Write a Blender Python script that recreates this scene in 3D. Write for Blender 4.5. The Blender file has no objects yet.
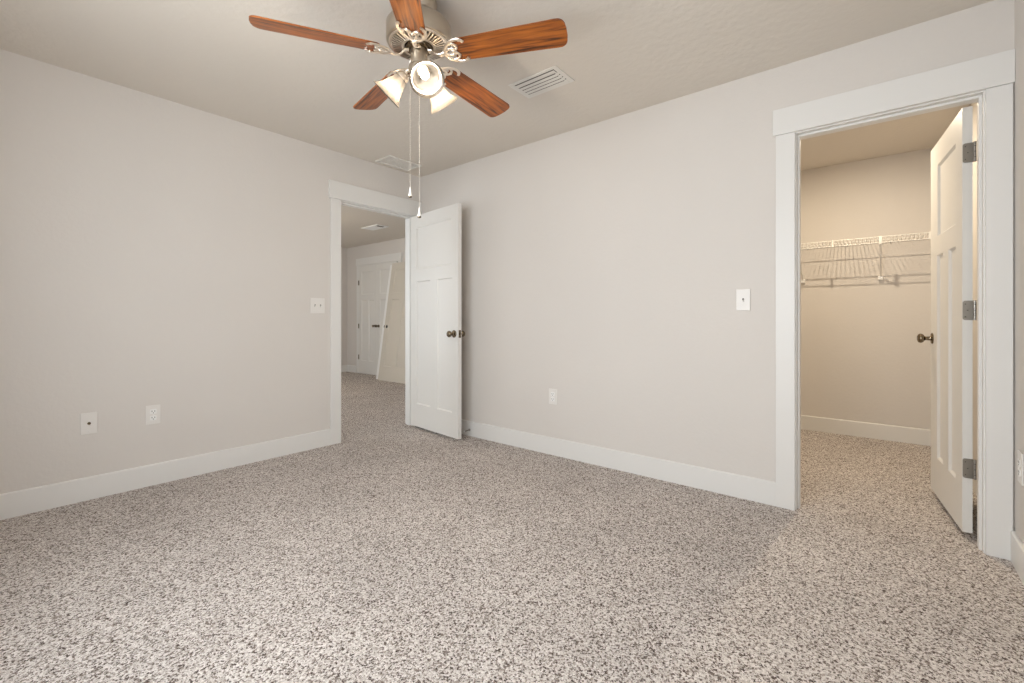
import bpy, bmesh, math, random
from mathutils import Vector, Matrix
from math import pi, cos, sin, radians

S = bpy.context.scene
COL = S.collection
# ------------------------------------------------------------------ camera
YAW = 0.687058                      # viewing direction, from +X towards +Y
CAM_H = 1.0398
cam_d = bpy.data.cameras.new('camera')
cam = bpy.data.objects.new('camera', cam_d)
COL.objects.link(cam)
cam.location = (0, 0, CAM_H)
cam.rotation_euler = (pi/2, 0, YAW - pi/2)
cam_d.sensor_fit = 'HORIZONTAL'
cam_d.sensor_width = 36.0
cam_d.lens = 452.711 / 1024 * 36.0
cam_d.shift_y = -(341.5 - 318.931) / 1024
cam_d.clip_start = 0.02
S.camera = cam
# ------------------------------------------------------------------ world, light, exposure
W = bpy.data.worlds.new('sky'); S.world = W
W.use_nodes = True
bg = W.node_tree.nodes['Background']
bg.inputs[0].default_value = (0.91, 0.93, 0.99, 1)
bg.inputs[1].default_value = 10.0
DAY_FILL = 1.0
BULB_W = 6.5
CLOSET_W = 19.0
LANDING_W = 12.0
S.view_settings.view_transform = 'Standard'
S.view_settings.look = 'None'
S.view_settings.gamma = 1.0
S.view_settings.use_curve_mapping = False
S.view_settings.exposure = 0.18
S.cycles.use_denoising = True
S.cycles.denoiser = 'OPENIMAGEDENOISE'
S.cycles.denoising_input_passes = 'RGB_ALBEDO_NORMAL'
S.cycles.denoising_prefilter = 'NONE'
S.cycles.max_bounces = 16
S.cycles.diffuse_bounces = 10
S.cycles.transparent_max_bounces = 16
S.cycles.caustics_reflective = False
S.cycles.caustics_refractive = False
S.cycles.sample_clamp_indirect = 6.0

# ------------------------------------------------------------------ materials
def new_mat(name, color, rough=0.6, metal=0.0, spec=0.5):
    m = bpy.data.materials.new(name); m.use_nodes = True
    b = m.node_tree.nodes['Principled BSDF']
    b.inputs['Base Color'].default_value = (*color, 1)
    b.inputs['Roughness'].default_value = rough
    b.inputs['Metallic'].default_value = metal
    b.inputs['Specular IOR Level'].default_value = spec
    return m, m.node_tree, b
def bumpy(nt, b, scale, strength, dist, detail=3):
    tc = nt.nodes.new('ShaderNodeTexCoord')
    n = nt.nodes.new('ShaderNodeTexNoise'); n.inputs['Scale'].default_value = scale; n.inputs['Detail'].default_value = detail
    bp = nt.nodes.new('ShaderNodeBump'); bp.inputs['Strength'].default_value = strength; bp.inputs['Distance'].default_value = dist
    nt.links.new(tc.outputs['Object'], n.inputs['Vector'])
    nt.links.new(n.outputs['Fac'], bp.inputs['Height'])
    nt.links.new(bp.outputs['Normal'], b.inputs['Normal'])
    return n
def paint(name, color, scale=55, strength=0.25, dist=0.004, rough=0.75, vary=0.03):
    m, nt, b = new_mat(name, color, rough, 0, 0.25)
    bumpy(nt, b, scale, strength, dist)
    tc = nt.nodes.new('ShaderNodeTexCoord')
    n = nt.nodes.new('ShaderNodeTexNoise'); n.inputs['Scale'].default_value = 1.3; n.inputs['Detail'].default_value = 2
    mx = nt.nodes.new('ShaderNodeMix'); mx.data_type = 'RGBA'
    mx.inputs[6].default_value = (*[c*(1-vary) for c in color], 1)
    mx.inputs[7].default_value = (*[min(1, c*(1+vary)) for c in color], 1)
    nt.links.new(tc.outputs['Object'], n.inputs['Vector'])
    nt.links.new(n.outputs['Fac'], mx.inputs[0])
    nt.links.new(mx.outputs[2], b.inputs['Base Color'])
    return m
M = {}
M['wall'] = paint('greige_wall_paint', (0.665, 0.635, 0.605))
M['closet_wall'] = M['wall']
M['ceiling'] = paint('textured_ceiling_paint', (0.68, 0.635, 0.575), scale=28, strength=0.30, dist=0.008)
M['trim'] = new_mat('white_trim_paint', (0.74, 0.735, 0.72), 0.38, 0, 0.4)[0]
M['door'] = new_mat('white_door_paint', (0.72, 0.71, 0.685), 0.36, 0, 0.4)[0]
M['shade_toned'] = new_mat('shade_toned_door_paint', (0.62, 0.58, 0.51), 0.5)[0]  # tan tone puts the front leaning slab's shaded face into its colour
M['plate'] = new_mat('white_plastic_plate', (0.76, 0.74, 0.715), 0.35)[0]
M['plastic_white'] = new_mat('bright_white_plastic', (0.85, 0.85, 0.84), 0.35)[0]
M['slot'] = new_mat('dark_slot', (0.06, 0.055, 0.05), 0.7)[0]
M['grille'] = new_mat('white_enamel_grille', (0.72, 0.70, 0.66), 0.45)[0]
M['grille_dark'] = new_mat('duct_interior', (0.10, 0.09, 0.075), 0.8)[0]
M['nickel'] = new_mat('brushed_nickel', (0.52, 0.46, 0.385), 0.30, 1.0)[0]
M['nickel_pale'] = new_mat('polished_nickel', (0.88, 0.80, 0.70), 0.28, 1.0)[0]
M['bronze'] = new_mat('antique_brass', (0.21, 0.17, 0.12), 0.18, 1.0)[0]
M['steel'] = new_mat('satin_steel', (0.33, 0.31, 0.28), 0.42, 1.0)[0]
M['wire'] = new_mat('white_coated_wire', (0.80, 0.79, 0.76), 0.4)[0]
M['rubber'] = new_mat('white_rubber', (0.85, 0.85, 0.85), 0.6)[0]
M['dark_hole'] = new_mat('dark_bore', (0.02, 0.018, 0.015), 0.8)[0]
M['chain'] = new_mat('pale_chain', (0.85, 0.80, 0.72), 0.4, 0.3)[0]

def carpet():
    m, nt, b = new_mat('speckled_cut_pile_carpet', (0.4, 0.35, 0.3), 0.95, 0, 0.08)
    L = nt.links
    tc = nt.nodes.new('ShaderNodeTexCoord')
    v = nt.nodes.new('ShaderNodeTexVoronoi'); v.inputs['Scale'].default_value = 200
    v.inputs['Randomness'].default_value = 1.0
    wob = nt.nodes.new('ShaderNodeTexNoise'); wob.inputs['Scale'].default_value = 260; wob.inputs['Detail'].default_value = 2
    add = nt.nodes.new('ShaderNodeMixRGB'); add.blend_type = 'ADD'; add.inputs[0].default_value = 0.012
    L.new(tc.outputs['Object'], wob.inputs['Vector'])
    L.new(tc.outputs['Object'], add.inputs[1]); L.new(wob.outputs['Color'], add.inputs[2])
    L.new(add.outputs[0], v.inputs['Vector'])
    sep = nt.nodes.new('ShaderNodeSeparateColor'); L.new(v.outputs['Color'], sep.inputs[0])
    r = nt.nodes.new('ShaderNodeValToRGB'); r.color_ramp.interpolation = 'LINEAR'
    e = r.color_ramp.elements
    e[0].position = 0.0; e[0].color = (0.08, 0.06, 0.05, 1)
    e[1].position = 1.0; e[1].color = (0.90, 0.85, 0.82, 1)
    for p, c in ((0.12, (0.13, 0.095, 0.082, 1)), (0.27, (0.34, 0.285, 0.25, 1)), (0.46, (0.62, 0.57, 0.535, 1)), (0.75, (0.78, 0.725, 0.69, 1))):
        q = e.new(p); q.color = c
    L.new(sep.outputs[0], r.inputs[0])
    big = nt.nodes.new('ShaderNodeTexNoise'); big.inputs['Scale'].default_value = 2.2; big.inputs['Detail'].default_value = 3
    L.new(tc.outputs['Object'], big.inputs['Vector'])
    mr = nt.nodes.new('ShaderNodeMapRange'); mr.inputs[1].default_value = 0.3; mr.inputs[2].default_value = 0.7
    mr.inputs[3].default_value = 0.84; mr.inputs[4].default_value = 0.97
    L.new(big.outputs['Fac'], mr.inputs[0])
    mul = nt.nodes.new('ShaderNodeVectorMath'); mul.operation = 'SCALE'
    L.new(r.outputs[0], mul.inputs[0]); L.new(mr.outputs[0], mul.inputs['Scale'])
    L.new(mul.outputs[0], b.inputs['Base Color'])
    f = nt.nodes.new('ShaderNodeTexNoise'); f.inputs['Scale'].default_value = 420; f.inputs['Detail'].default_value = 3
    L.new(tc.outputs['Object'], f.inputs['Vector'])
    hs = nt.nodes.new('ShaderNodeMath'); hs.operation = 'SUBTRACT'
    L.new(f.outputs['Fac'], hs.inputs[0]); L.new(v.outputs['Distance'], hs.inputs[1])
    bp = nt.nodes.new('ShaderNodeBump'); bp.inputs['Strength'].default_value = 0.6; bp.inputs['Distance'].default_value = 0.004
    L.new(hs.outputs[0], bp.inputs['Height']); L.new(bp.outputs['Normal'], b.inputs['Normal'])
    return m
M['carpet'] = carpet()

def wood():
    m, nt, b = new_mat('mahogany_blade_veneer', (0.42, 0.16, 0.05), 0.34, 0, 0.5)
    L = nt.links
    tc = nt.nodes.new('ShaderNodeTexCoord')
    mp = nt.nodes.new('ShaderNodeMapping'); mp.inputs['Scale'].default_value = (2.2, 30, 6)
    L.new(tc.outputs['Object'], mp.inputs['Vector'])
    n = nt.nodes.new('ShaderNodeTexNoise'); n.inputs['Scale'].default_value = 2.3; n.inputs['Detail'].default_value = 6
    n.inputs['Distortion'].default_value = 0.6
    L.new(mp.outputs[0], n.inputs['Vector'])
    r = nt.nodes.new('ShaderNodeValToRGB'); e = r.color_ramp.elements
    e[0].position = 0.34; e[0].color = (0.060, 0.018, 0.006, 1)
    e[1].position = 0.68; e[1].color = (0.42, 0.125, 0.018, 1)
    q = e.new(0.46); q.color = (0.25, 0.068, 0.010, 1)
    L.new(n.outputs['Fac'], r.inputs[0]); L.new(r.outputs[0], b.inputs['Base Color'])
    return m
M['wood'] = wood()

def frosted():
    m = bpy.data.materials.new('frosted_white_glass'); m.use_nodes = True
    nt = m.node_tree; nt.nodes.clear(); L = nt.links
    out = nt.nodes.new('ShaderNodeOutputMaterial')
    tl = nt.nodes.new('ShaderNodeBsdfTranslucent'); tl.inputs[0].default_value = (0.26, 0.255, 0.25, 1)
    tr = nt.nodes.new('ShaderNodeBsdfTransparent'); tr.inputs[0].default_value = (1.0, 0.95, 0.88, 1)
    di = nt.nodes.new('ShaderNodeBsdfDiffuse'); di.inputs[0].default_value = (0.027, 0.027, 0.027, 1)
    gl = nt.nodes.new('ShaderNodeBsdfGlossy'); gl.inputs['Roughness'].default_value = 0.15
    a = nt.nodes.new('ShaderNodeMixShader'); a.inputs[0].default_value = 0.45
    L.new(tl.outputs[0], a.inputs[1]); L.new(di.outputs[0], a.inputs[2])
    b2 = nt.nodes.new('ShaderNodeMixShader'); b2.inputs[0].default_value = 0.14
    L.new(a.outputs[0], b2.inputs[1]); L.new(tr.outputs[0], b2.inputs[2])
    c = nt.nodes.new('ShaderNodeMixShader'); c.inputs[0].default_value = 0.05
    L.new(b2.outputs[0], c.inputs[1]); L.new(gl.outputs[0], c.inputs[2])
    L.new(c.outputs[0], out.inputs[0])
    return m
M['frosted'] = frosted()
def emitter(name, color, strength):
    m, nt, b = new_mat(name, (0.9, 0.9, 0.9), 0.4)
    b.inputs['Emission Color'].default_value = (*color, 1)
    b.inputs['Emission Strength'].default_value = strength
    return m
M['bulb'] = emitter('warm_lit_bulb', (1.0, 0.84, 0.66), 16.0)
M['closet_bulb'] = emitter('warm_closet_bulb', (1.0, 0.74, 0.46), 12.0)
def pane_mat():
    m = bpy.data.materials.new('window_glass'); m.use_nodes = True
    nt = m.node_tree; nt.nodes.clear(); L = nt.links
    out = nt.nodes.new('ShaderNodeOutputMaterial')
    tr = nt.nodes.new('ShaderNodeBsdfTransparent'); tr.inputs[0].default_value = (0.95, 0.97, 0.96, 1)
    gl = nt.nodes.new('ShaderNodeBsdfGlossy'); gl.inputs['Roughness'].default_value = 0.0
    a = nt.nodes.new('ShaderNodeMixShader'); a.inputs[0].default_value = 0.06
    L.new(tr.outputs[0], a.inputs[1]); L.new(gl.outputs[0], a.inputs[2]); L.new(a.outputs[0], out.inputs[0])
    return m
M['pane'] = pane_mat()

# ------------------------------------------------------------------ mesh helpers
def link(name, bm, mat, parent=None, smooth=False, label=None):
    me = bpy.data.meshes.new(name)
    bmesh.ops.recalc_face_normals(bm, faces=bm.faces)
    bm.to_mesh(me); bm.free()
    if smooth:
        for p in me.polygons: p.use_smooth = True
        try: me.set_sharp_from_angle(angle=radians(38))
        except Exception: pass
    me.materials.append(M[mat] if isinstance(mat, str) else mat)
    o = bpy.data.objects.new(name, me); COL.objects.link(o)
    if parent is not None: o.parent = parent
    if label: o['label'] = label
    return o
def tag(o, label=None, cat=None, group=None, kind=None):
    if label: o['label'] = label
    if cat: o['category'] = cat
    if group: o['group'] = group
    if kind: o['kind'] = kind
    return o
def thing(name, label, cat, loc=(0, 0, 0), rz=0, group=None):
    o = bpy.data.objects.new(name, None); COL.objects.link(o)
    o.location = loc; o.rotation_euler = (0, 0, rz); o.empty_display_size = 0.1
    return tag(o, label, cat, group)
def box(bm, x0, y0, z0, x1, y1, z1, bev=0.0):
    x0, x1 = min(x0, x1), max(x0, x1); y0, y1 = min(y0, y1), max(y0, y1); z0, z1 = min(z0, z1), max(z0, z1)
    r = bmesh.ops.create_cube(bm, size=1.0)
    vs = r['verts']
    for v in vs:
        v.co = Vector((x0 + (v.co.x + .5)*(x1-x0), y0 + (v.co.y + .5)*(y1-y0), z0 + (v.co.z + .5)*(z1-z0)))
    if bev > 0:
        es = list({e for v in vs for e in v.link_edges})
        bmesh.ops.bevel(bm, geom=es, offset=bev, segments=2, affect='EDGES', profile=0.5)
    return vs
def lathe(bm, prof, n=40, mat=None, close=False):
    """prof: list of (r, z)."""
    mat = mat or Matrix()
    rings = []
    for r, z in prof:
        if r < 1e-5:
            rings.append([bm.verts.new(mat @ Vector((0, 0, z)))])
        else:
            rings.append([bm.verts.new(mat @ Vector((r*cos(2*pi*i/n), r*sin(2*pi*i/n), z))) for i in range(n)])
    for a, b in zip(rings, rings[1:]):
        for i in range(n):
            j = (i+1) % n
            if len(a) == 1 and len(b) == 1: continue
            if len(a) == 1: bm.faces.new((a[0], b[i], b[j]))
            elif len(b) == 1: bm.faces.new((a[i], a[j], b[0]))
            else: bm.faces.new((a[i], a[j], b[j], b[i]))
    return rings
def tube(bm, pts, rad, n=10, squash=1.0, up=Vector((0, 0, 1)), cap=True):
    """tube along pts; rad a number or list; squash flattens it along 'up'."""
    pts = [Vector(p) for p in pts]
    if not hasattr(rad, '__len__'): rad = [rad]*len(pts)
    rings = []
    for i, p in enumerate(pts):
        t = (pts[min(i+1, len(pts)-1)] - pts[max(i-1, 0)]).normalized()
        u = up - t*up.dot(t)
        if u.length < 1e-4: u = Vector((1, 0, 0)) - t*t.x
        u.normalize(); s = t.cross(u)
        rings.append([bm.verts.new(p + s*rad[i]*cos(2*pi*k/n) + u*rad[i]*squash*sin(2*pi*k/n)) for k in range(n)])
    for a, b in zip(rings, rings[1:]):
        for k in range(n):
            bm.faces.new((a[k], a[(k+1) % n], b[(k+1) % n], b[k]))
    if cap:
        bm.faces.new(rings[0]); bm.faces.new(list(reversed(rings[-1])))
def smooth_path(pts, steps=6):
    """Catmull-Rom through pts."""
    P = [Vector(p) for p in pts]; out = []
    for i in range(len(P)-1):
        p0 = P[max(i-1, 0)]; p1 = P[i]; p2 = P[i+1]; p3 = P[min(i+2, len(P)-1)]
        for s in range(steps):
            t = s/steps
            out.append(0.5*((2*p1) + (p2-p0)*t + (2*p0-5*p1+4*p2-p3)*t*t + (3*p1-p0-3*p2+p3)*t**3))
    out.append(P[-1]); return out
def aim(dirv):
    """matrix rotating +Z on to dirv"""
    return Vector((0, 0, 1)).rotation_difference(Vector(dirv).normalized()).to_matrix().to_4x4()
def struct(name, bm, mat, parent=None, label=None):
    o = link(name, bm, mat, parent, label=label)
    if parent is None: o['kind'] = 'structure'
    return o
def bm_new(): return bmesh.new()
def sbox(name, mat, *b):
    bm = bm_new()
    for q in b: box(bm, *q)
    return struct(name, bm, mat)

# ------------------------------------------------------------------ room dimensions (metres)
XB, YA, YD, XC, H = 2.883, 3.539, -0.437, -0.38, 2.44
T = 0.115
XCL, YCL = 5.045, 1.35          # closet: far wall, left wall
XF, YF, XFL = 4.862, 8.20, 0.70  # landing beyond the bedroom door
# bedroom doorway in the left wall, closet doorway in the right-hand wall
A0, A1 = 2.037, 2.797
B0, B1 = -0.343, 0.365
HEAD_A, HEAD_B = 2.035, 2.048
J = 0.018

floor = sbox('floor', 'carpet', (XC-T, YD-T, -0.10, XCL+T, YF+T, 0.0))
ceil = sbox('ceiling', 'ceiling', (XC-T, YD-T, H, XCL+T, YF+T, H+0.10))

sbox('wall_left', 'wall', (XC-T, YA, 0, A0-J, YA+T, H), (A1+J, YA, 0, XCL+T, YA+T, H), (A0-J, YA, HEAD_A+J, A1+J, YA+T, H))
sbox('wall_front', 'wall', (XB, YD, 0, XB+T, B0-J, H), (XB, B1+J, 0, XB+T, YA, H), (XB, B0-J, HEAD_B+J, XB+T, B1+J, H))
sbox('wall_right', 'wall', (XC-T, YD-T, 0, XCL+T, YD, H))
# back wall behind the camera, with two window openings
W1 = (0.10, 1.05); W2 = (1.20, 2.15); WZ = (0.55, 2.08)
sbox('wall_back', 'wall', (XC-T, YD, 0, XC, W1[0], H), (XC-T, W1[1], 0, XC, W2[0], H), (XC-T, W2[1], 0, XC, YA, H),
     (XC-T, W1[0], 0, XC, W1[1], WZ[0]), (XC-T, W1[0], WZ[1], XC, W1[1], H),
     (XC-T, W2[0], 0, XC, W2[1], WZ[0]), (XC-T, W2[0], WZ[1], XC, W2[1], H))
sbox('wall_closet_back', 'closet_wall', (XCL, YD, 0, XCL+T, YA, H))
sbox('wall_closet_left', 'closet_wall', (XB+T, YCL, 0, XCL, YCL+T, H))
# landing
sbox('wall_landing_right', 'wall', (XF, YA+T, 0, XF+T, YF+T, H))
sbox('wall_landing_far', 'wall', (XFL-T, YF, 0, XF, YF+T, H))
WL = (4.9, 6.3)
sbox('wall_landing_left', 'wall', (XFL-T, YA+T, 0, XFL, WL[0], H), (XFL-T, WL[1], 0, XFL, YF, H),
     (XFL-T, WL[0], 0, XFL, WL[1], 0.45), (XFL-T, WL[0], 2.12, XFL, WL[1], H))

def make_window(n, xf, y0, y1, z0, z1):
    """window in a wall whose inner face is x = xf and which the room lies on the +x side of"""
    bm = bm_new(); d = 0.05; x0 = xf-T+0.01; x1 = x0+0.06
    box(bm, x0, y0, z0, x1, y0+d, z1); box(bm, x0, y1-d, z0, x1, y1, z1)
    box(bm, x0, y0+d, z0, x1, y1-d, z0+d); box(bm, x0, y0+d, z1-d, x1, y1-d, z1)
    zm = (z0+z1)/2; box(bm, x0, y0+d, zm-.02, x1, y1-d, zm+.02)
    w = struct('window_%d' % n, bm, 'trim')
    bm = bm_new(); box(bm, x0+.025, y0+d, z0+d, x0+.031, y1-d, z1-d); link('pane', bm, 'pane', w)
    bm = bm_new(); box(bm, xf-.04, y0+.001, z0-.0, xf+.03, y1-.001, z0+.02, .004); link('window_sill', bm, 'trim', w)
    L = bpy.data.lights.new('sky_portal', 'AREA'); L.shape = 'RECTANGLE'; L.size = z1-z0; L.size_y = y1-y0
    L.cycles.is_portal = True
    lo = bpy.data.objects.new('sky_portal', L); COL.objects.link(lo)
    lo.location = (xf-T-0.01, (y0+y1)/2, (z0+z1)/2); lo.rotation_euler = (0, -pi/2, 0)
    return w
make_window(1, XC, *W1, *WZ)
make_window(2, XC, *W2, *WZ)
make_window(3, XFL, *WL, 0.45, 2.12)

# ------------------------------------------------------------------ baseboards
BH, BT = 0.132, 0.014
def base_profile(bm, a, b, n):
    """baseboard from a to b (xy), n = direction into the room; eased top edge"""
    a, b, n = Vector((*a, 0)), Vector((*b, 0)), Vector((*n, 0)).normalized()
    prof = [(0, 0), (BT, 0), (BT, BH-.006), (BT-.004, BH-.0015), (BT-.007, BH), (0, BH)]
    r = [[bm.verts.new(p + n*q + Vector((0, 0, z))) for q, z in prof] for p in (a, b)]
    m = len(prof)
    for i in range(m): bm.faces.new((r[0][i], r[0][(i+1) % m], r[1][(i+1) % m], r[1][i]))
    bm.faces.new(r[0]); bm.faces.new(list(reversed(r[1])))
def baseboard(name, *segs):
    bm = bm_new()
    for s in segs: base_profile(bm, *s)
    return struct(name, bm, 'trim')
CW = 0.090; RV = 0.006; CT = 0.017
baseboard('baseboard_left', ((XC, YA), (A0-RV-CW, YA), (0, -1)))
baseboard('baseboard_front', ((XB, B1+RV+CW), (XB, YA-BT-.002), (-1, 0)))
baseboard('baseboard_right', ((XC+BT, YD), (XB-CT-.001, YD), (0, 1)))
baseboard('baseboard_back', ((XC, YD+BT), (XC, YA-BT), (1, 0)))
baseboard('baseboard_closet_back', ((XCL, YD+BT), (XCL, YCL), (-1, 0)))
baseboard('baseboard_closet_right', ((XB+T+.02, YD), (XCL, YD), (0, 1)))
baseboard('baseboard_landing_right', ((XF, YA+T), (XF, 6.53), (-1, 0)), ((XF, 7.885), (XF, YF), (-1, 0)))
baseboard('baseboard_landing_far', ((XFL, YF), (XF-BT, YF), (0, -1)))

# ------------------------------------------------------------------ door casings and jambs
def casing_x(n, x_face, sgn, y0, y1, head, left_w=CW, right_w=CW, over0=.014, over1=.014, hh=.142):
    """casing on a wall face x = x_face, standing out towards sgn; opening y0..y1"""
    bm = bm_new(); a = x_face; t = x_face + sgn*CT; t2 = x_face + sgn*(CT+.006)
    box(bm, a, y1+RV, 0, t, y1+RV+left_w, head+RV-.001, .0015)
    box(bm, a, y0-RV-right_w, 0, t, y0-RV, head+RV-.001, .0015)
    box(bm, a, y0-RV-right_w-over0, head+RV, t2, y1+RV+left_w+over1, head+RV+hh, .002)
    return struct('trim_%d' % n, bm, 'trim')
def casing_y(n, y_face, sgn, x0, x1, head, w0=CW, w1=CW, over0=.014, over1=.014, hh=.146):
    bm = bm_new(); a = y_face; t = y_face + sgn*CT; t2 = y_face + sgn*(CT+.006)
    box(bm, x0-RV-w0, a, 0, x0-RV, t, head+RV-.001, .0015)
    box(bm, x1+RV, a, 0, x1+RV+w1, t, head+RV-.001, .0015)
    box(bm, x0-RV-w0-over0, a, head+RV, x1+RV+w1+over1, t2, head+RV+hh, .002)
    return struct('trim_%d' % n, bm, 'trim')
def jamb_x(n, x0, x1, y0, y1, head, stop0, stop1):
    bm = bm_new()
    box(bm, x0, y1, 0, x1, y1+J, head+J); box(bm, x0, y0-J, 0, x1, y0, head+J); box(bm, x0, y0, head, x1, y1, head+J)
    s = .011
    box(bm, stop0, y1-s, 0, stop1, y1, head-s, .001); box(bm, stop0, y0, 0, stop1, y0+s, head-s, .001)
    box(bm, stop0, y0, head-s, stop1, y1, head, .001)
    return struct('trim_%d' % n, bm, 'trim')
def jamb_y(n, y0, y1, x0, x1, head, stop0, stop1):
    bm = bm_new()
    box(bm, x1, y0, 0, x1+J, y1, head+J); box(bm, x0-J, y0, 0, x0, y1, head+J); box(bm, x0, y0, head, x1, y1, head+J)
    s = .011
    box(bm, x1-s, stop0, 0, x1, stop1, head-s, .001); box(bm, x0, stop0, 0, x0+s, stop1, head-s, .001)
    box(bm, x0, stop0, head-s, x1, stop1, head, .001)
    return struct('trim_%d' % n, bm, 'trim')
casing_x(1, XB, -1, B0, B1, HEAD_B, right_w=0.082, over0=.0055)
jamb_x(2, XB-.0005, XB+T+.0005, B0, B1, HEAD_B, XB+.030, XB+.075)
casing_x(3, XB+T, 1, B0, B1, HEAD_B, right_w=0.06, over0=.0)
casing_y(4, YA, -1, A0, A1, HEAD_A, w1=0.078, over1=.002)
jamb_y(5, YA-.0005, YA+T+.0005, A0, A1, HEAD_A, YA+.040, YA+.085)
casing_y(6, YA+T, 1, A0, A1, HEAD_A)

# ------------------------------------------------------------------ doors
def door_slab_bm(w, z0, z1, th, panels, inset=.010, depth=.0105, bev=.002):
    """slab in local coords: x 0..w, z z0..z1, faces at y=0 and y=th, recessed panels on both faces.
       panels: (x0, x1, zlo, zhi)"""
    bm = bm_new()
    xs = sorted({0, w, *[p[0] for p in panels], *[p[1] for p in panels]})
    zs = sorted({z0, z1, *[p[2] for p in panels], *[p[3] for p in panels]})
    for yy, s in ((0, 1), (th, -1)):
        V = {}
        def vv(x, z, y):
            k = (round(x, 5), round(z, 5), round(y, 5))
            if k not in V: V[k] = bm.verts.new((x, y, z))
            return V[k]
        def quad(a):
            bm.faces.new([vv(*q) for q in (a if s > 0 else a[::-1])])
        for i in range(len(xs)-1):
            for j in range(len(zs)-1):
                xa, xb, za, zb = xs[i], xs[i+1], zs[j], zs[j+1]
                if any(p[0]-1e-6 <= xa and xb <= p[1]+1e-6 and p[2]-1e-6 <= za and zb <= p[3]+1e-6 for p in panels): continue
                quad([(xa, za, yy), (xb, za, yy), (xb, zb, yy), (xa, zb, yy)])
        for (xa, xb, za, zb) in panels:
            ri = yy + s*depth; m = .003
            # quirk then slope: three rings
            rings = [(0, yy), (m, yy+s*depth*.35), (inset, ri)]
            ring = lambda k: [(xa+k[0], za+k[0], k[1]), (xb-k[0], za+k[0], k[1]), (xb-k[0], zb-k[0], k[1]), (xa+k[0], zb-k[0], k[1])]
            for a, b in zip(rings, rings[1:]):
                A, B = ring(a), ring(b)
                # the outer ring may cross grid vertices: fine, edges coincide
                for q in range(4): quad([A[q], A[(q+1) % 4], B[(q+1) % 4], B[q]])
            quad(ring(rings[-1]))
    # edges of the slab
    c = [[bm.verts.new((x, y, z)) for x, z in ((0, z0), (w, z0), (w, z1), (0, z1))] for y in (0, th)]
    for q in range(4): bm.faces.new((c[0][q], c[0][(q+1) % 4], c[1][(q+1) % 4], c[1][q]))
    bmesh.ops.remove_doubles(bm, verts=bm.verts, dist=1e-5)
    return bm
def craftsman(w, st0, st1, z0, z1, top_r, mid_z, low_z, mull):
    """three panels: one wide on top, two tall below"""
    c = (st0 + w - st1)/2
    return [(st0, w-st1, mid_z[1], z1-top_r), (st0, c-mull/2, low_z, mid_z[0]), (c+mull/2, w-st1, low_z, mid_z[0])]
def knob_bm(side):
    """round door knob, axis along local Y from y=0 towards side"""
    bm = bm_new()
    prof = [(0, 0), (.032, 0), (.032, .004), (.028, .008), (.014, .010), (.0115, .016), (.011, .030), (.014, .036), (.022, .041),
            (.0275, .050), (.0275, .057), (.023, .065), (.014, .069), (0, .070)]
    lathe(bm, prof, 28, aim((0, side, 0)))
    return bm
def add_knob(par, x, z, th, mat='bronze', both=(True, True)):
    if both[0]:
        k = link('door_knob', knob_bm(-1), mat, par, True); k.location = (x, 0.0005, z)
    if both[1]:
        k = link('door_knob', knob_bm(1), mat, par, True); k.location = (x, th-.0005, z)

# bedroom door: hinge edge by the left wall, standing open along the front wall
def place_door(name, hinge, free, th, z0, z1, panels, flip):
    hinge, free = Vector(hinge), Vector(free); d = free-hinge; w = d.length
    bm = door_slab_bm(w, z0, z1, th, panels(w))
    o = struct(name, bm, 'door')
    o.location = (hinge.x, hinge.y, 0); o.rotation_euler = (0, 0, math.atan2(d.y, d.x))
    return o, w
TH = .035
# visible face through (2.693,3.53)-(2.655,2.775); thickness lies on the +x side = local +y after rotation by ~-93 deg
d1, w1 = place_door('door_1', (2.757, 3.525), (2.666, 2.775), TH, .022, 2.020,
    lambda w: [(.103, .652, 1.512, 1.905), (.103, .333, .235, 1.396), (.444, .666, .235, 1.396)], False)
d1['label'] = 'white three panel bedroom door standing open'
add_knob(d1, .700, .912, TH)
bm = bm_new(); box(bm, w1-.0005, .006, .88, w1+.0015, .029, .945, .001); tube(bm, [(w1, .0175, .912), (w1+.009, .0175, .912)], .008, 12)
link('latch_plate', bm, 'bronze', d1)
def hinge_obj(par, x, y, z, leaf=None, mat='steel'):
    bm = bm_new()
    tube(bm, [(x, y, z-.045), (x, y, z+.045)], .0065, 12)
    for k in (-1, 1): lathe(bm, [(0, 0), (.008, 0), (.006, .004), (0, .006)], 12, Matrix.Translation((x, y, z+.045*k)) @ (Matrix() if k > 0 else Matrix.Rotation(pi, 4, 'X')))
    if leaf: box(bm, *leaf)
    return link('hinge', bm, mat, par, True)
for z in (.30, 1.06, 1.82): hinge_obj(d1, -.002, TH+.007, z)

# closet door: hung on the right jamb, swung into the closet
h2, f2 = (3.012, -.289), (3.678, -.219)
THB = .035
d2, w2 = place_door('door_2', h2, f2, THB, .032, 2.040, lambda w: [(.116, .498, 1.508, 1.910), (.116, .256, .250, 1.400), (.372, .508, .250, 1.400)], True)
d2['label'] = 'white three panel closet door standing open into the closet'
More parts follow.
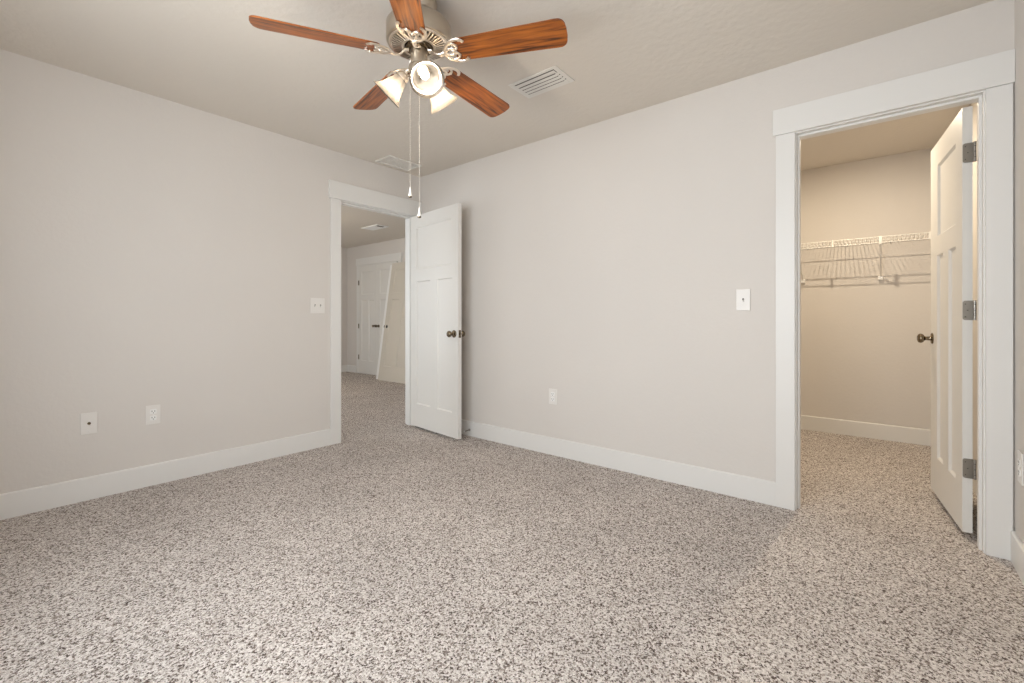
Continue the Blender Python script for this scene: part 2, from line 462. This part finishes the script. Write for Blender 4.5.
# this slab must have its thickness on local -y
for v in d2.data.vertices: v.co.y -= THB
k = link('door_knob', knob_bm(1), 'bronze', d2, True); k.location = (.622, -.0005, .925)
k = link('door_knob', knob_bm(-1), 'bronze', d2, True); k.location = (.622, -THB+.0005, .925)
def leaf_hinge(z):
    bm = bm_new()
    # leaf on the slab's hinge edge, knuckle at the back corner, leaf on the jamb
    c = []
    for cy, cz, a0 in ((-.011, .036, 0), (-.011, -.036, -pi/2)):
        for q in range(6): t = a0 + q/5*pi/2; c.append((cy + .010*cos(t), z + cz + .010*sin(t)))
    c = [(-THB-.004, z+.046)] + c[5::-1] + c[:5:-1] + [(-THB-.004, z-.046)]
    fa = [bm.verts.new((-.0022, a_, b_)) for a_, b_ in c]; fb = [bm.verts.new((.0002, a_, b_)) for a_, b_ in c]
    bm.faces.new(fa); bm.faces.new(fb[::-1])
    for q in range(len(c)): bm.faces.new((fa[q], fa[(q+1) % len(c)], fb[(q+1) % len(c)], fb[q]))
    tube(bm, [(-.006, -THB-.006, z-.046), (-.006, -THB-.006, z+.046)], .006, 12)
    for dz in (-.030, 0, .030):
        lathe(bm, [(0, 0), (.0045, 0), (.0035, .0012), (0, .0015)], 10, Matrix.Translation((-.0025, -.010 if dz else -.018, z+dz)) @ aim((-1, 0, 0)))
    h = link('hinge', bm, 'steel', d2)
    bm = bm_new()
    for dz in (-.026, .0, .026): box(bm, -.0127, -THB-.009, z+dz-.0012, -.0045, -THB-.003, z+dz+.0012)
    for dz in (-.030, 0, .030):
        lathe(bm, [(0, 0), (.0022, 0), (0, .0004)], 8, Matrix.Translation((-.004, -.010 if dz else -.018, z+dz)) @ aim((-1, 0, 0)))
    link('screw_recess', bm, 'slot', h)
for z in (.335, 1.080, 1.823): leaf_hinge(z)

# ------------------------------------------------------------------ landing: double closet doors, leaning slabs
LY0, LY1, LHEAD = 6.56, 7.755, 2.052
casing_x(7, XF, -1, LY0, LY1, LHEAD, hh=.135)
def closet_leaf(n, ya, yb, knob_y):
    w = abs(yb-ya)
    bm = door_slab_bm(w, .018, LHEAD-.005, .022, [(.09, w-.09, 1.5, 1.93), (.09, w/2-.035, .25, 1.39), (w/2+.035, w-.09, .25, 1.39)])
    o = struct('door_%d' % n, bm, 'door'); o.location = (XF-.030, max(ya, yb), 0); o.rotation_euler = (0, 0, -pi/2)
    # local x runs towards -y, local +y towards +x ... front face y=0 looks to -x
    k = link('door_knob', knob_bm(-1), 'bronze', o, True); k.location = (knob_y, 0.0005, .91); k.scale = (.85, .85, .85)
    return o
ym = (LY0+LY1)/2
a = closet_leaf(3, LY1-.004, ym+.002, LY1-.004-ym-.002-.055)
b = closet_leaf(4, ym-.002, LY0+.004, .055)
for z in (.315, .905, 1.727):
    bm = bm_new(); tube(bm, [(0, -.004, z-.045), (0, -.004, z+.045)], .007, 10); box(bm, -.004, -.006, z-.045, .016, -.001, z+.045)
    link('hinge', bm, 'bronze', a)
a['label'] = 'white landing closet door leaf with three dark hinges'
bm = bm_new(); box(bm, XF-.0085, LY0, .001, XF-.0005, LY1, LHEAD+RV); sb = struct('trim_8', bm, 'trim')

def leaning_slab(label, y_top, foot_x, top_x, mat='door'):
    """uninstalled door slab: foot on the carpet, head against the wall"""
    w, Lh, th = .762, 2.03, .034
    run = top_x - foot_x; tilt = math.asin(run/Lh)
    bm = door_slab_bm(w, 0, Lh, th, [(.11, w-.11, 1.50, 1.91), (.11, w/2-.055, .24, 1.39), (w/2+.055, w-.11, .24, 1.39)])
    o = link('door_slab', bm, mat); tag(o, label, 'door slab', 'uninstalled door slabs')
    # local x -> -y world, local y -> +x world (face y=0 looks towards -x), tipped by tilt
    R = Matrix.Rotation(-pi/2, 4, 'Z') @ Matrix.Rotation(-tilt, 4, 'X')
    o.matrix_world = Matrix.Translation((foot_x, y_top, .004)) @ R
    bm = bm_new(); tube(bm, [(.065, -.0006, .915), (.065, .004, .915)], .027, 24); link('knob_bore', bm, 'dark_hole', o)
    return o

leaning_slab('shade-toned three panel door slab leaning on the landing wall, in front of the other slab', 6.640, 4.500, 4.795, 'shade_toned')
leaning_slab('white door slab behind the front leaning slab, only its long edge showing', 6.755, 4.540, 4.835, 'plastic_white')  # extra white puts the brightness of the lit edge into the colour

# ------------------------------------------------------------------ wall plates
def plate_bm(w, h, t=.006):
    """plate in local XZ, standing out towards -Y"""
    bm = bm_new(); box(bm, -w/2, -t, -h/2, w/2, 0, h/2, .0022); return bm
def screw(bm, x, z, y=-.0062, r=.003): lathe(bm, [(0, .0008), (r*.7, .0006), (r, 0)], 10, Matrix.Translation((x, y, z)) @ aim((0, -1, 0)))
def duplex(loc, rz, label, w=.074, h=.118):
    bm = plate_bm(w, h)
    o = thing('outlet', label, 'outlet', loc, rz, None)
    link('cover_plate', bm, 'plate', o)
    bm = bm_new()
    for s in (-1, 1): box(bm, -.0165, -.0085, s*.0195-.0145, .0165, -.005, s*.0195+.0145, .003)
    screw(bm, 0, 0); r = link('receptacle', bm, 'plastic_white', o)
    for s in (-1, 1):
        bm = bm_new()
        z = s*.0195
        box(bm, -.0085, -.0090, z-.002, -.0055, -.0080, z+.0075); box(bm, .0055, -.0090, z-.002, .0085, -.0080, z+.0065)
        tube(bm, [(0, -.0080, z-.008), (0, -.0090, z-.008)], .0028, 10)
        link('socket_slots', bm, 'slot', r)
    return o
duplex((.7665, YA-.0002, .441), 0, 'white duplex outlet on the left wall, right of the coax plate')
duplex((XB-.0002, 1.957, .445), -pi/2, 'white duplex outlet low on the front wall beside the bedroom door')
duplex((2.750, YD+.0002, .432), pi, 'white outlet low on the right wall, just past the closet door casing', .078, .128)
o = thing('coax_plate', 'white wall plate with one small round cable socket on the left wall', 'wall plate', (.470, YA-.0002, .439), 0)
bm = plate_bm(.072, .122); screw(bm, 0, .045); screw(bm, 0, -.045); link('cover_plate', bm, 'plate', o)
bm = bm_new(); lathe(bm, [(0, 0), (.008, 0), (.008, .003), (.005, .003), (.005, .010), (0, .010)], 14, Matrix.Translation((0, -.0055, 0)) @ aim((0, -1, 0)))
link('coax_socket', bm, 'bronze', o, True)
def toggle_switch(loc, rz, label, w, n, h=.124):
    o = thing('light_switch', label, 'light switch', loc, rz)
    bm = plate_bm(w, h)
    xs = [0] if n == 1 else [-.023, .023]
    for x in xs: screw(bm, x, .030); screw(bm, x, -.030)
    link('cover_plate', bm, 'plate', o)
    for x in xs:
        bm = bm_new(); box(bm, x-.0045, -.0068, -.009, x+.0045, -.0058, .009)
        link('switch_slot', bm, 'slot', o)
        bm = bm_new()
        tube(bm, [(x, -.004, -.001), (x, -.016, -.007)], [.0042, .0034], 8); link('toggle', bm, 'plate', o)
    return o
toggle_switch((1.833, YA-.0002, 1.147), 0, 'white double toggle light switch on the left wall beside the doorway', .118, 2)
toggle_switch((XB-.0002, .628, 1.150), -pi/2, 'white single toggle light switch on the front wall beside the closet doorway', .075, 1)

# ------------------------------------------------------------------ spring door stop on the front baseboard
o = thing('door_stop', 'small springy door stop with white tip on the front baseboard behind the bedroom door', 'door stop', (XB-BT, 2.842, .055))
bm = bm_new(); lathe(bm, [(0, 0), (.011, 0), (.010, .004), (.005, .006), (0, .006)], 16, aim((-1, 0, 0))); link('base', bm, 'steel', o, True)
bm = bm_new(); pts = []
for i in range(151):
    t = i/150; an = t*2*pi*15
    pts.append((-.005-t*.055, .0045*cos(an), .0045*sin(an)-t*t*.004))
tube(bm, pts, .0011, 6); link('spring', bm, 'steel', o, True)
bm = bm_new(); lathe(bm, [(0, 0), (.006, 0), (.007, .006), (.0055, .012), (0, .013)], 14, Matrix.Translation((-.060, 0, -.004)) @ aim((-1, 0, 0))); link('tip', bm, 'rubber', o, True)

# ------------------------------------------------------------------ ceiling registers
def register(name, label, x0, x1, y0, y1):
    cx, cy = (x0+x1)/2, (y0+y1)/2
    o = thing(name, label, 'vent', (cx, cy, H), 0)
    return o, x1-x0, y1-y0
# curved blade supply register by the fan
o, wx, wy = register('ceiling_vent', 'white curved-blade ceiling air vent to the right of the fan', 2.080, 2.283, 1.398, 1.735)
bx, by = wx/2, wy/2
bm = bm_new()
fr = .026
for (a0, b0, a1, b1) in ((-bx, -by, bx, -by+fr), (-bx, by-fr, bx, by), (-bx, -by+fr, -bx+fr*.8, by-fr), (bx-fr*.8, -by+fr, bx, by-fr)):
    box(bm, a0, b0, -.007, a1, b1, -.0003, .0015)
link('frame', bm, 'grille', o)
bm = bm_new(); box(bm, -bx+.018, -by+.02, -.0012, bx-.018, by-.02, -.0004); link('backing', bm, 'grille_dark', o)
def blade_strip(bm, path, w, z0, z1):
    """curved strip following path, tipped from z0 (inner) to z1 (outer)"""
    P = [Vector(p) for p in path]; rows = []
    for i, p in enumerate(P):
        t = (P[min(i+1, len(P)-1)]-P[max(i-1, 0)]).normalized(); s = Vector((-t.y, t.x, 0))
        rows.append([bm.verts.new(p+s*q+Vector((0, 0, z))) for q, z in ((-w/2, z0), (0, (z0+z1)/2-.0015), (w/2, z1), (w/2, z1-.001), (0, (z0+z1)/2-.0028), (-w/2, z0-.001))])
    for a, b in zip(rows, rows[1:]):
        for k in range(6): bm.faces.new((a[k], a[(k+1) % 6], b[(k+1) % 6], b[k]))
    bm.faces.new(rows[0]); bm.faces.new(rows[-1])
ya, yb = by-.023, -by+.030
def vent_blade(x, w, r):
    bm = bm_new()
    path = [(x, ya, 0), (x, yb+r, 0)]
    if r > .004:
        path = [(x, ya, 0), (x, 0, 0)] + [(x - r*(1-cos(t)), yb + r - r*sin(t), 0) for t in [k*pi/2/8 for k in range(9)]]
    blade_strip(bm, path, w, -.0052, -.0068)
    return link('blade', bm, 'grille', o)
bm = bm_new(); blade_strip(bm, [(-bx+.045, ya, 0), (-bx+.045, yb, 0)], .031, -.0065, -.0055); link('blade', bm, 'grille', o)
for i in range(4): vent_blade(-bx+.082+i*.0310, .0215, .022)
# flat return grille over the bedroom doorway
o, wx, wy = register('return_grille', 'flat painted ceiling grille in the corner above the bedroom doorway', 2.322, 2.668, 3.255, 3.465)
bx, by = wx/2, wy/2
bm = bm_new()
for (a0, b0, a1, b1) in ((-bx, -by, bx, -by+.02), (-bx, by-.02, bx, by), (-bx, -by+.02, -bx+.02, by-.02), (bx-.02, -by+.02, bx, by-.02)):
    box(bm, a0, b0, -.013, a1, b1, -.0003, .002)
link('frame', bm, 'grille', o)
bm = bm_new(); box(bm, -bx+.018, -by+.018, -.0022, bx-.018, by-.018, -.0004); link('backing', bm, 'ceiling', o)
bm = bm_new()
n = 15
for i in range(n):
    y = -by+.026+i*(2*by-.052)/(n-1)
    vs = box(bm, -bx+.02, y-.0045, -.0048, bx-.02, y+.0045, -.0036)
link('louvre_bank', bm, 'grille', o)
# landing ceiling register
o, wx, wy = register('ceiling_vent', 'white ceiling air vent on the landing beyond the bedroom doorway', 3.905, 4.115, 5.78, 6.20)
bx, by = wx/2, wy/2
bm = bm_new()
for (a0, b0, a1, b1) in ((-bx, -by, bx, -by+.03), (-bx, by-.03, bx, by), (-bx, -by+.03, -bx+.03, by-.03), (bx-.03, -by+.03, bx, by-.03)):
    box(bm, a0, b0, -.012, a1, b1, -.0003, .003)
link('frame', bm, 'plastic_white', o)
bm = bm_new(); box(bm, -bx+.028, -by+.028, -.002, bx-.028, by-.028, -.0004); link('backing', bm, 'grille_dark', o)
for i in range(5):
    bm = bm_new(); x = -bx+.045+i*.030
    blade_strip(bm, [(x, by-.03, 0), (x, -by+.11 - i*.0, 0)], .024, -.004, -.011); link('blade', bm, 'plastic_white', o)

# ------------------------------------------------------------------ closet: wire shelf with brackets
SZ = 1.704; SX = 4.722; Y0s, Y1s = YD+.006, YCL-.006
o = thing('wire_shelf', 'white wire closet shelf running along the closet back wall', 'shelf', (SX, .2, SZ))
def loc(p): return (p[0]-SX, p[1]-.2, p[2]-SZ)
bm = bm_new()
for (x, z, r) in ((SX, SZ, .0036), (SX, SZ-.047, .0036), (SX+.155, SZ-.004, .0034), (XCL-.008, SZ-.004, .0034)):
    tube(bm, [loc((x, Y0s, z)), loc((x, Y1s, z))], r, 8)
link('rail', bm, 'wire', o, True)
bm = bm_new(); y = Y0s+.01
while y < Y1s:
    tube(bm, [loc((XCL-.006, y, SZ)), loc((SX+.003, y, SZ)), loc((SX-.003, y, SZ-.002))], .0020, 5, up=Vector((0, 1, 0)))
    tube(bm, [loc((SX-.003, y, SZ-.002)), loc((SX-.004, y, SZ-.047))], .0010, 5, up=Vector((0, 1, 0)))
    y += .0254
dk = link('cross_wire', bm, 'wire', o, True); dk['kind'] = 'stuff'
for y in (-.278, .335):
    bm = bm_new(); box(bm, *loc((SX-.009, y-.007, SZ-.053)), *loc((SX-.001, y+.007, SZ+.006)), .002)
    link('lip_clip', bm, 'wire', o)
for y in (.018, .585):
    bm = bm_new()
    tube(bm, [loc((SX+.002, y, SZ-.047)), loc((SX+.01, y, SZ-.062)), loc((XCL-.022, y, 1.405)), loc((XCL-.004, y, 1.392))], .0065, 8, up=Vector((0, 1, 0)))
    box(bm, *loc((SX-.010, y-.010, SZ-.060)), *loc((SX+.008, y+.010, SZ+.004)), .002)
    k = link('support_bracket', bm, 'wire', o, True)
    bm = bm_new(); box(bm, *loc((XCL-.030, y-.017, 1.377)), *loc((XCL-.001, y+.017, 1.412)), .004); link('end_cap', bm, 'plastic_white', k)
for k in range(6):
    bm = bm_new(); y = Y0s+.08+k*.30
    box(bm, *loc((XCL-.014, y-.008, SZ-.012)), *loc((XCL-.001, y+.008, SZ+.006)), .002)
    link('wall_clip', bm, 'plastic_white', o)

# closet ceiling light, just out of sight above the doorway head
CLX, CLY = 3.95, .27
o = thing('closet_light', 'flat round disc light on the closet ceiling', 'ceiling light', (CLX, CLY, H))
bm = bm_new(); lathe(bm, [(0, -.0005), (.062, -.0005), (.064, -.006), (.058, -.016), (.048, -.020), (.048, -.012), (0, -.012)], 36); link('rim', bm, 'plastic_white', o, True)
bm = bm_new(); lathe(bm, [(0, -.013), (.047, -.013), (.047, -.017), (0, -.020)], 32); link('diffuser', bm, 'closet_bulb', o, True)
L = bpy.data.lights.new('disc_light', 'AREA'); L.shape = 'DISK'; L.size = .042; L.energy = CLOSET_W; L.color = (1.0, .84, .62)
lo = bpy.data.objects.new('disc_light', L); COL.objects.link(lo); lo.location = (0, 0, -.024); lo.parent = o
def lamp(name, loc_, w, color, r, parent=None):
    L = bpy.data.lights.new(name, 'POINT'); L.energy = w; L.color = color; L.shadow_soft_size = r
    lo = bpy.data.objects.new(name, L); COL.objects.link(lo); lo.location = loc_
    if parent: lo.parent = parent
    return lo

# added lamp, unseen left of the doorway view, to warm and brighten the landing
LLX, LLY = 2.75, 6.1
o = thing('added_landing_light', 'added bulb in a round white holder, out of view on the landing', 'ceiling light', (LLX, LLY, H))
bm = bm_new(); lathe(bm, [(0, 0), (.07, 0), (.07, -.012), (.040, -.022), (.022, -.024), (.022, -.035), (0, -.035)], 28); link('base', bm, 'plastic_white', o, True)
bm = bm_new(); lathe(bm, [(0, -.034), (.014, -.036), (.016, -.046), (.029, -.066), (.030, -.080), (.022, -.096), (0, -.103)], 20); link('bulb', bm, 'closet_bulb', o, True)
lamp('bulb_light', (0, 0, -.145), LANDING_W, (1.0, .78, .50), .04, o)

# ------------------------------------------------------------------ ceiling fan
FX, FY = 1.283, 1.583
fan = thing('ceiling_fan', 'five-blade brown wood ceiling fan with nickel motor and three lit glass shades', 'ceiling fan', (FX, FY, H))
ZB = 2.199 - H      # blade plane, relative to the ceiling
bm = bm_new()
lathe(bm, [(0, -.0005), (.078, -.0005), (.080, -.010), (.078, -.035), (.066, -.060), (.045, -.072), (.030, -.078), (0, -.078)], 44)
can = link('canopy', bm, 'nickel', fan, True)
bm = bm_new()
cp = Matrix.Translation(Vector((sin(YAW), -cos(YAW), 0))*.016 - Vector((cos(YAW), sin(YAW), 0))*.052 + Vector((0, 0, -.066))) @ aim((-cos(YAW), -sin(YAW), -.75))
lathe(bm, [(0, -.006), (.013, -.006), (.013, .002), (.011, .0035), (0, .0035)], 20, cp); link('canopy_bore', bm, 'slot', can, True)
bm = bm_new(); lathe(bm, [(0, -.076), (.024, -.076), (.024, -.100), (0, -.100)], 24); link('downrod', bm, 'nickel', fan, True)
bm = bm_new()
lathe(bm, [(0, -.092), (.060, -.092), (.110, -.096), (.132, -.104), (.141, -.118), (.141, -.182), (.136, -.190), (.128, -.192), (.128, -.186), (0, -.186)], 56)
mo = link('motor_housing', bm, 'nickel', fan, True)
# vented underside: ring of radial fins between an inner and an outer rim
bm = bm_new()
lathe(bm, [(.118, -.186), (.129, -.192), (.127, -.197), (.118, -.197), (.118, -.186)], 56)
lathe(bm, [(.064, -.186), (.064, -.208), (.073, -.210), (.075, -.204), (.064, -.186)], 56)
for i in range(44):
    an = 2*pi*i/44
    R = Matrix.Rotation(an, 4, 'Z')
    vs = box(bm, .070, -.0030, -.2085, .120, .0030, -.1975)
    for v in vs:
        f = (v.co.x-.070)/.05
        v.co.z += f*.0105
        v.co.y *= (.75+.6*f)
        v.co = R @ v.co
link('vent_ring', bm, 'nickel_pale', fan)
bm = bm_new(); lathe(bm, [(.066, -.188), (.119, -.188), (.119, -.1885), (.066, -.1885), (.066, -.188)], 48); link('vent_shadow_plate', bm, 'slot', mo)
bm = bm_new()
lathe(bm, [(0, -.186), (.060, -.186), (.062, -.200), (.056, -.214), (.040, -.218), (0, -.218)], 40)
link('flywheel', bm, 'bronze', fan, True)

PH = -65.5
def blade_mesh():
    bm = bm_new(); n = 7
    outline = []
    # root edge with a scallop, long sides widening a little, rounded tip
    r0, r1 = .172, .655; w0, w1 = .056, .068
    side = [(r0, w0-.010), (r0+.010, w0), (.30, .059), (.42, .063), (.55, .066), (r1-.045, w1)]
    tip = []
    for k in range(1, 7):
        t = k/6*pi/2; tip.append((r1-.036+.033*sin(t), w1-.036+.036*cos(t)))
    tip.append((r1-.0005, .018))
    up = side+tip
    root = [(r0-.006, .030), (r0+.006, .018)]
    pts = [(x, y) for x, y in up] + [(x, -y) for x, y in reversed(up)] + [(x, -y) for x, y in root] + [(r0-.012, 0)] + [(x, y) for x, y in reversed(root)]
    top = [bm.verts.new((x, y, .003)) for x, y in pts]; bot = [bm.verts.new((x, y, -.003)) for x, y in pts]
    bm.faces.new(top); bm.faces.new(list(reversed(bot)))
    m = len(pts)
    for i in range(m): bm.faces.new((top[i], bot[i], bot[(i+1) % m], top[(i+1) % m]))
    return bm
def bracket_mesh():
    bm = bm_new(); z = -.0068
    # arm from the flywheel, dipping and rising into a crescent holder under the blade root
    tube(bm, smooth_path([(.046, 0, .016), (.062, 0, .013), (.080, 0, -.006), (.102, 0, -.014), (.122, 0, -.009)], 5), [.013, .0125, .0115, .0105, .0095, .0090, .0088, .0086, .0084, .0082, .008, .008, .008, .008, .0085, .009, .0095, .010, .0105, .011, .011][:21], 10, squash=.55)
    C = smooth_path([(0.221, .040, z), (0.207, .055, z), (0.179, .056, z), (0.149, .042, z), (0.129, .020, z), (0.122, 0, z-.001),
                     (0.129, -.020, z), (0.149, -.042, z), (0.179, -.056, z), (0.207, -.055, z), (0.221, -.040, z)], 5)
    tube(bm, C, [.0072]*len(C), 8, squash=.55)
    for s in (-1, 1):
        a = smooth_path([(0.151, s*.043, z), (0.174, s*.038, z), (0.185, s*.022, z), (0.175, s*.006, z), (0.159, s*.002, z)], 5)
        tube(bm, a, .0054, 8, squash=.6)
        b = smooth_path([(0.124, 0, z), (0.141, s*.012, z), (0.159, s*.016, z), (0.176, s*.008, z)], 4)
        tube(bm, b, .0050, 8, squash=.6)
        lathe(bm, [(0, -.0045), (.005, -.004), (.0065, -.001), (.0065, .004), (0, .004)], 12, Matrix.Translation((0.205, s*.053, z)))
        lathe(bm, [(0, -.0045), (.005, -.004), (.0065, -.001), (.0065, .004), (0, .004)], 12, Matrix.Translation((0.184, s*.024, z)))
    lathe(bm, [(0, -.006), (.006, -.005), (.008, -.001), (.008, .004), (0, .004)], 12, Matrix.Translation((0.165, 0, z)))
    return bm
PITCH = radians(-14)
blade0 = bracket0 = None
for i in range(5):
    an = radians(PH+72*i)
    if blade0 is None:
        bl = blade0 = link('blade', blade_mesh(), 'wood', fan)
        br = bracket0 = link('blade_bracket', bracket_mesh(), 'nickel_pale', fan, True)
    else:
        bl = blade0.copy(); COL.objects.link(bl); bl.parent = fan
        br = bracket0.copy(); COL.objects.link(br); br.parent = fan
    R = Matrix.Translation((0, 0, ZB)) @ Matrix.Rotation(an, 4, 'Z') @ Matrix.Rotation(PITCH, 4, 'X')
    bl.matrix_local = R; br.matrix_local = R
# switch housing and light fitter
bm = bm_new()
lathe(bm, [(0, -.214), (.036, -.214), (.037, -.220), (.037, -.282), (.044, -.288), (.047, -.300), (.044, -.316), (.032, -.330), (.016, -.338), (.010, -.348), (0, -.351)], 40)
link('switch_housing', bm, 'nickel', fan, True)
view = YAW
LA = [view + pi + radians(24), view + pi + radians(22-120), view + pi + radians(22+120)]
def shade_prof():
    o_ = [(.0245, 0), (.027, .006), (.029, .018), (.034, .034), (.041, .052), (.047, .070), (.054, .086), (.063, .099), (.072, .108)]
    i_ = [(r-.0028, z+.0006) for r, z in reversed(o_)]
    return o_ + [(.0722, .1095)] + i_
TILT = radians(44)
arm0 = None
for an in LA:
    d = Vector((cos(an), sin(an), 0)); ax = d*cos(TILT) + Vector((0, 0, -1))*sin(TILT)
    front = an == LA[0]
    base = d*(.071 if front else .068) + Vector((0, 0, -.340 if front else -.322))
    bm = bm_new()
    tube(bm, smooth_path([d*.036+Vector((0, 0, -.300)), d*.050+Vector((0, 0, -.299)), d*.060+Vector((0, 0, -.308)), base], 5), .0085, 10)
    lathe(bm, [(0, -.010), (.014, -.010), (.022, -.004), (.0285, .004), (.0290, .016), (.0262, .016), (.024, .006), (0, .004)], 24, Matrix.Translation(base) @ aim(ax))
    link('lamp_arm', bm, 'nickel_pale', fan, True)
    bm = bm_new(); lathe(bm, shade_prof(), 40, Matrix.Translation(base+ax*.006) @ aim(ax))
    sh = link('lamp_shade', bm, 'frosted', fan, True)
    bm = bm_new(); lathe(bm, [(0, .010), (.010, .012), (.011, .030), (.017, .045), (.0185, .056), (.015, .068), (.007, .076), (0, .078)], 20, Matrix.Translation(base) @ aim(ax))
    bu = link('bulb', bm, 'bulb', sh, True)
    lamp('bulb_light', tuple(base+ax*.100), BULB_W, (1.0, .80, .58), .022, fan)
# pull chains
vr = Vector((sin(YAW), -cos(YAW), 0)); vf = Vector((cos(YAW), sin(YAW), 0))
def chain(off_r, off_f, z_end, label):
    p = vr*off_r + vf*off_f
    bm = bm_new()
    z = -.300; zt = z_end - H + .042
    tube(bm, [(p.x*.72, p.y*.72, -.312), (p.x, p.y, -.322), (p.x, p.y, zt)], .0007, 6)
    zz = -.324
    while zz > zt:
        bmesh.ops.create_icosphere(bm, subdivisions=1, radius=.0014, matrix=Matrix.Translation((p.x, p.y, zz))); zz -= .010
    c = link('pull_chain', bm, 'chain', fan, True)
    bm = bm_new()
    q = z_end - H
    lathe(bm, [(0, q+.046), (.0022, q+.046), (.0028, q+.040), (.0045, q+.026), (.0082, q+.012), (.0086, q+.007)], 16, Matrix.Translation((p.x, p.y, 0)))
    f = link('fob', bm, 'plastic_white', c, True, label=label)
    bm = bm_new(); lathe(bm, [(.0086, q+.007), (.0082, q+.002), (.004, q), (0, q)], 16, Matrix.Translation((p.x, p.y, 0))); link('fob_cap', bm, 'bronze', fan, True)
chain(-.0400, .004, 1.575, 'white fob of the shorter chain')
chain(.0075, -.030, 1.478, 'white fob of the longer chain')
